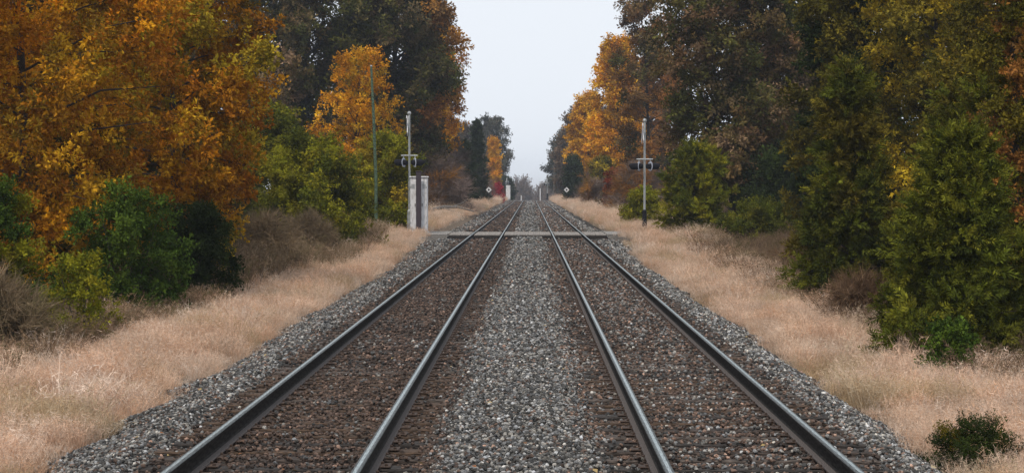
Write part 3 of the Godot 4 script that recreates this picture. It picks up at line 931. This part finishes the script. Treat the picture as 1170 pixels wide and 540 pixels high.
	plant("olive_tree", g(16.6, 72), "dark olive tree behind the yellow leaved tree", "tree", R, {h = 16.0, r = 4.2, base = 0.5, limbs = 60, clumps = 5, per = 10, size = 0.7, pal = DEEP, share2 = 0.5, pal2 = OLIVE, trunk = 0.25})
	plant("brown_tree", g(12.3, 104), "big brownish maroon tree with sky gaps right of the crossing signal", "tree", R, {h = 23.0, r = 4.5, base = 2.0, limbs = 100, clumps = 6, per = 12, size = 0.75, pal = MAROON, share2 = 0.2, pal2 = DARK, trunk = 0.34, loose = 0.17})
	plant("brown_tree", g(18.8, 118), "brownish tree behind the big maroon tree", "tree", R, {h = 22.0, r = 5.0, base = 1.0, limbs = 66, clumps = 5, per = 10, size = 0.9, pal = DARK, share2 = 0.4, pal2 = MAROON, trunk = 0.35})
	plant("cedar", g(8.15, 85), "conical green cedar right of the lone crossing signal", "cedar", RS, {h = 4.5, r = 1.75, base = 0.05, kind = "bush", limbs = 60, clumps = 5, per = 9, size = 0.42, pal = CEDAR, share2 = 0.3, pal2 = YGREEN, sprig = "feather", skin = "needle", trunk = 0.08})
	plant("shrub", g(6.7, 101), "low yellow green shrub just left of the lone crossing signal", "shrub", RS, {h = 2.1, r = 1.3, base = 0.05, kind = "bush", limbs = 28, clumps = 4, per = 9, size = 0.36, pal = YGREEN, stems = 4, trunk = 0.03})
	plant("shrub", g(10.7, 80), "low spreading green shrub between the conical cedar and the tall cedar", "shrub", RS, {h = 1.8, r = 1.7, base = 0.05, kind = "bush", limbs = 34, clumps = 4, per = 10, size = 0.34, pal = CEDAR, stems = 4, trunk = 0.03})
	plant("shrub", g(12.4, 70), "olive shrub in the shade below the dark drooping tree", "shrub", RS, {h = 2.0, r = 1.6, base = 0.05, kind = "bush", limbs = 34, clumps = 4, per = 10, size = 0.34, pal = OLIVE, stems = 4, trunk = 0.03})
	plant("rust_tree", g(11.6, 165), "thin orange brown tree with bare upper branches beside the maroon tree", "tree", R, {h = 22.5, r = 3.3, base = 1.5, limbs = 60, clumps = 4, per = 9, size = 0.85, pal = RUST, share2 = 0.3, pal2 = MAROON, trunk = 0.22, bare = 0.22, lean = Vector3(-1.6, 0, 0)})
	plant("golden_tree", g(10.4, 206), "tall golden tree left of the thin orange brown tree", "tree", R, {h = 20.0, r = 2.9, base = 2.0, kind = "column", limbs = 56, clumps = 4, per = 10, size = 0.95, pal = GOLD, trunk = 0.22, rise = 1.3})
	plant("golden_tree", g(8.3, 246), "shorter brighter golden tree nearest the sky gap on the right", "tree", R, {h = 15.4, r = 3.0, base = 2.4, limbs = 46, clumps = 4, per = 10, size = 0.95, pal = GOLD, trunk = 0.2})
	plant("rust_tree", g(15.4, 220), "dull orange tree behind the two golden trees", "tree", R, {h = 19.0, r = 4.2, base = 2.0, limbs = 50, clumps = 5, per = 10, size = 1.1, pal = RUST, trunk = 0.25})
	plant("shrub", g(8.2, 196), "olive yellow shrub below the golden trees", "shrub", RS, {h = 5.2, r = 1.9, base = 0.1, kind = "bush", limbs = 32, clumps = 4, per = 9, size = 0.7, pal = OLIVE, share2 = 0.3, pal2 = YELLOW, stems = 3, trunk = 0.06})
	plant("red_shrub", g(8.1, 158), "red leaved shrub among the brush left of the lone crossing signal", "shrub", RS, {h = 3.6, r = 1.5, base = 0.1, kind = "bush", limbs = 28, clumps = 3, per = 8, size = 0.55, pal = [Color(0.30, 0.05, 0.02), Color(0.24, 0.07, 0.03), Color(0.14, 0.10, 0.03)], stems = 3, trunk = 0.05})
	for q in [[8.6, 140.0, 3.6, 2.2, "brown thicket behind the lone crossing signal"], [7.3, 182.0, 2.6, 1.8, "brown thicket below the olive yellow shrub"], [8.8, 232.0, 4.2, 2.6, "mauve brown thicket near the right diamond sign"]]:
		plant("thicket", g(q[0], q[1]), q[4], "thicket", "leafless thickets on the right bank", {h = q[2], r = q[3], base = 0.0, kind = "bush", limbs = 40, clumps = 5, per = 9, size = 0.9, pal = MAUVE, sprig = "twig", skin = "straw", stems = 6, trunk = 0.05, share2 = 0.4, pal2 = RUST})
	plant("dark_tree", g(6.0, 238), "dark leaning ivy covered tree just behind the right diamond sign", "tree", R, {h = 6.5, r = 1.2, base = 0.2, kind = "column", limbs = 34, clumps = 4, per = 9, size = 0.7, pal = CONIFER, trunk = 0.14})
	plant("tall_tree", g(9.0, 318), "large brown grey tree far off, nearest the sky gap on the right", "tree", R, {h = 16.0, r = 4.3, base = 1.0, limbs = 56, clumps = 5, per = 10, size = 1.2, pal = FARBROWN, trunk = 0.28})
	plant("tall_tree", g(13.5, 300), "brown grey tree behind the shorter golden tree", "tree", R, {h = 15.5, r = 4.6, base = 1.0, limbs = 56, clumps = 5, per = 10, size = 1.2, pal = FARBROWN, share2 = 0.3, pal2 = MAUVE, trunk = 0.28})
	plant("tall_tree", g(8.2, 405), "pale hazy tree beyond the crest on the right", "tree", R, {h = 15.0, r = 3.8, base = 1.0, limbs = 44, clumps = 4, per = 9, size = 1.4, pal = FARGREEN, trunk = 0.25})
	for q in [[9.4, 54.0, 1.1, 0.9, "brown weedy bush between the tall cedar and the pale grass"], [10.0, 61.0, 1.3, 1.2, "brown weedy bush below the dark drooping tree"], [7.4, 38.5, 0.9, 0.7, "grey weedy bush between the two nearest cedars"]]:
		plant("bare_bush", g(q[0], q[1]), q[4], "bush", "leafless bushes on the right", {h = q[2], r = q[3], base = 0.0, kind = "bush", limbs = 34, clumps = 4, per = 8, size = 0.5, pal = [Color(0.22, 0.13, 0.075), Color(0.16, 0.10, 0.06), Color(0.28, 0.18, 0.11)], sprig = "twig", skin = "straw", stems = 7, trunk = 0.014, pale = true})
	plant("dark_shrub", g(4.86, 18.7), "small dark green bush alone in the pale grass at the lower right", "shrub", RS, {h = 0.50, r = 0.44, lean = Vector3(0.08, 0, 0), base = 0.0, kind = "bush", limbs = 30, loose = 0.32, clumps = 5, per = 8, size = 0.12, pal = DEEP, share2 = 0.12, pal2 = OLIVE, sprig = "small", stems = 5, trunk = 0.012})
	# --- the wood far down the line, one mass in the haze
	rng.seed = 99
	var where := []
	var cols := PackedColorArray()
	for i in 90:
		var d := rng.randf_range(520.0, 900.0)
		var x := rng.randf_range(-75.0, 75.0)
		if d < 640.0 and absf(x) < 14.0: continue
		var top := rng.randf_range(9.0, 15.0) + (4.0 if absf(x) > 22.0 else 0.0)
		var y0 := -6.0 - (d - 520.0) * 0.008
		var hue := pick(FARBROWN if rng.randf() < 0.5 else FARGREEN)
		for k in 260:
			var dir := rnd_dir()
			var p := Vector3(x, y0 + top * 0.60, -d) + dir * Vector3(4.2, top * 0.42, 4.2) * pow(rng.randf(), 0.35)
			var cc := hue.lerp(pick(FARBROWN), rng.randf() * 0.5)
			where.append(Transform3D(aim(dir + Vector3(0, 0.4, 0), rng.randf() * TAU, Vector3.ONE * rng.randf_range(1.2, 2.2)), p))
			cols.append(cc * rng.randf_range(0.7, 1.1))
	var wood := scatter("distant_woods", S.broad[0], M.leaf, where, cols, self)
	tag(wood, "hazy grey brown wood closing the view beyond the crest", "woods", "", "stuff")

# ---------------------------------------------------------------- grass and weeds

func build_grass():
	rng.seed = 21
	var pale := [Color(0.88, 0.66, 0.50), Color(0.84, 0.58, 0.42), Color(0.92, 0.75, 0.62), Color(0.76, 0.48, 0.31), Color(0.85, 0.64, 0.48)]
	for kind in 2:
		var where := []
		var cols := PackedColorArray()
		for band in [[12.5, 24.0, 75.0, 1.0], [24.0, 45.0, 48.0, 1.0], [45.0, 86.0, 26.0, 1.15], [93.0, 150.0, 15.0, 1.35], [150.0, 350.0, 6.0, 1.9]]:
			for s in [-1.0, 1.0]:
				var reach := 5.2
				var n := int((band[1] - band[0]) * reach * band[2] / 2.0)
				for i in n:
					var d := rng.randf_range(band[0], band[1])
					var out := rng.randf() * reach - 0.25
					var x: float = s * (toe(s, d) + out)
					var clump := lumps.get_noise_2d(x * 5.0 + 100.0, d * 4.0)
					var edge := smoothstep(-0.25, 0.45, out)
					var wide := 3.3 if s < 0 else lerpf(2.1, 3.4, smoothstep(28.0, 60.0, d))
					var fade := 1.0 - smoothstep(wide, wide + 1.8, out)
					if rng.randf() > (0.12 + 0.88 * edge) * (fade * 0.95 + 0.05) * clampf(0.75 + clump, 0.15, 1.0): continue
					if s < 0 and d > 104.0 and d < 141.0 and absf(x + 5.9) < 2.4 and rng.randf() < 0.8: continue
					var h: float = rng.randf_range(0.20, 0.52) * (1.55 if rng.randf() < 0.05 else 1.0) * (0.55 + 0.45 * edge) * band[3] * (1.0 + 0.5 * clump)
					var w := h * rng.randf_range(0.8, 1.25)
					var b := Basis(Vector3.UP, rng.randf() * TAU).rotated(Vector3(rng.randf_range(-1, 1), 0, rng.randf_range(-1, 1)).normalized(), rng.randf() * 0.22)
					where.append(Transform3D(Basis(b.x * w, b.y * h, b.z * w), Vector3(x, maxf(side_ground(x, d), bed(x, d) if absf(x) < 5.4 else -9.0) - 0.02, -d)))
					var c := pick(pale) * rng.randf_range(0.72, 1.1) * (1.0 + 0.35 * lumps.get_noise_2d(x * 9.0, d * 5.0 + 33.0))
					if lumps.get_noise_2d(x * 2.0 - 50.0, d * 2.0) > 0.28: c = c.lerp(Color(0.42, 0.33, 0.16), 0.5)
					cols.append(c)
		var o := scatter(numbered("dry_grass"), S.grass[kind], M.straw, where, cols, self)
		tag(o, ("pale feathery dry grass along both sides of the ballast" if kind == 0 else "slightly coarser pale dry grass mixed into the verges"), "grass", "", "stuff")
	# brown weeds and litter plants below the trees
	var ww := []
	var wc := PackedColorArray()
	var browns := [Color(0.24, 0.16, 0.10), Color(0.18, 0.12, 0.08), Color(0.30, 0.20, 0.13), Color(0.14, 0.12, 0.05), Color(0.34, 0.23, 0.14)]
	for band in [[26.0, 60.0, 9.0], [60.0, 86.0, 6.0], [93.0, 200.0, 3.0]]:
		for s in [-1.0, 1.0]:
			for i in int((band[1] - band[0]) * 10.0 * band[2]):
				var d := rng.randf_range(band[0], band[1])
				var x: float = s * rng.randf_range(6.8 if s > 0 else 7.8, 17.0)
				if lumps.get_noise_2d(x * 3.0, d * 3.0 + 70.0) < -0.2: continue
				var h := rng.randf_range(0.35, 0.95)
				var b := Basis(Vector3.UP, rng.randf() * TAU)
				ww.append(Transform3D(Basis(b.x * h, b.y * h, b.z * h), Vector3(x, side_ground(x, d) - 0.02, -d)))
				wc.append(pick(browns) * rng.randf_range(0.7, 1.1))
	for q in [[-12.0, -7.7, 47.0, 66.0, 520, 1.0, 1.9], [-10.6, -6.6, 62.0, 86.0, 620, 0.7, 1.35], [-11.5, -7.9, 26.0, 36.0, 170, 0.5, 1.0], [8.0, 12.5, 46.0, 84.0, 520, 0.5, 1.1], [-9.5, -7.4, 96.0, 130.0, 200, 0.6, 1.3]]:
		for i in q[4]:
			var x := rng.randf_range(q[0], q[1])
			var d := rng.randf_range(q[2], q[3])
			if lumps.get_noise_2d(x * 4.0, d * 3.0) < -0.12: continue
			var h := rng.randf_range(q[5], q[6])
			var b := Basis(Vector3.UP, rng.randf() * TAU)
			var w := h * rng.randf_range(0.45, 0.75)
			ww.append(Transform3D(Basis(b.x * w, b.y * h, b.z * w), Vector3(x, side_ground(x, d) - 0.02, -d)))
			wc.append(pick(DRY if rng.randf() < 0.6 else browns) * rng.randf_range(0.8, 1.35))
	var wd := scatter("weeds", S.weed[0], M.straw, ww, wc, self)
	tag(wd, "brown dead weeds in the shade below trees and shrubs", "weeds", "", "stuff")

func build_small_things():
	rng.seed = 5
	# the fallen branch on the left bank beyond the crossing
	var at := g(-5.9, 138) + Vector3(0, 0.10, 0)
	var br := thing("fallen_branch", at, "bare grey branch lying on the left bank beyond the crossing", "branch")
	part("stem", tube_mesh([Vector3(-2.1, 0.15, 0.2), Vector3(-0.8, 0.52, 0), Vector3(0.4, 0.50, 0.1), Vector3(1.6, 0.16, 0.0)], [0.17, 0.14, 0.10, 0.04], 8), M.grey_wood, br)
	part("side_branch", tube_mesh([Vector3(-0.3, 0.5, 0), Vector3(0.5, 0.75, -0.2), Vector3(1.1, 1.1, -0.3)], [0.06, 0.045, 0.015], 6), M.grey_wood, br)
	part("side_branch", tube_mesh([Vector3(-0.9, 0.48, 0), Vector3(-0.2, 0.26, 0.4), Vector3(0.8, 0.02, 0.5)], [0.06, 0.045, 0.015], 6), M.grey_wood, br)
	# fallen leaves on the stones
	var v := PackedVector3Array()
	var c := PackedColorArray()
	leaf_into(v, c, Vector3(-0.5, 0, 0), Vector3(1, 0, 0), Vector3(0, 0, 1), 1.0, 0.75, Vector3(0, 0.14, 0), 1.0)
	var leaf := raw_mesh(v, c)
	var where := []
	var cols := PackedColorArray()
	for i in 520:
		var d := 12.0 + 60.0 * pow(rng.randf(), 1.5)
		var x := rng.randf_range(-5.0, 4.6)
		var s := rng.randf_range(0.03, 0.075)
		where.append(Transform3D(aim(Vector3(0, 1, 0) + rnd_dir() * 0.5, rng.randf() * TAU, Vector3.ONE * s), Vector3(x, bed(x, d) + 0.045, -d)))
		cols.append(pick([Color(0.26, 0.12, 0.06), Color(0.38, 0.28, 0.13), Color(0.18, 0.10, 0.06), Color(0.42, 0.34, 0.22)]))
	var fl := scatter("fallen_leaves", leaf, M.leaf, where, cols, self)
	tag(fl, "few brown and yellow leaves scattered over the stones", "leaves", "", "stuff")
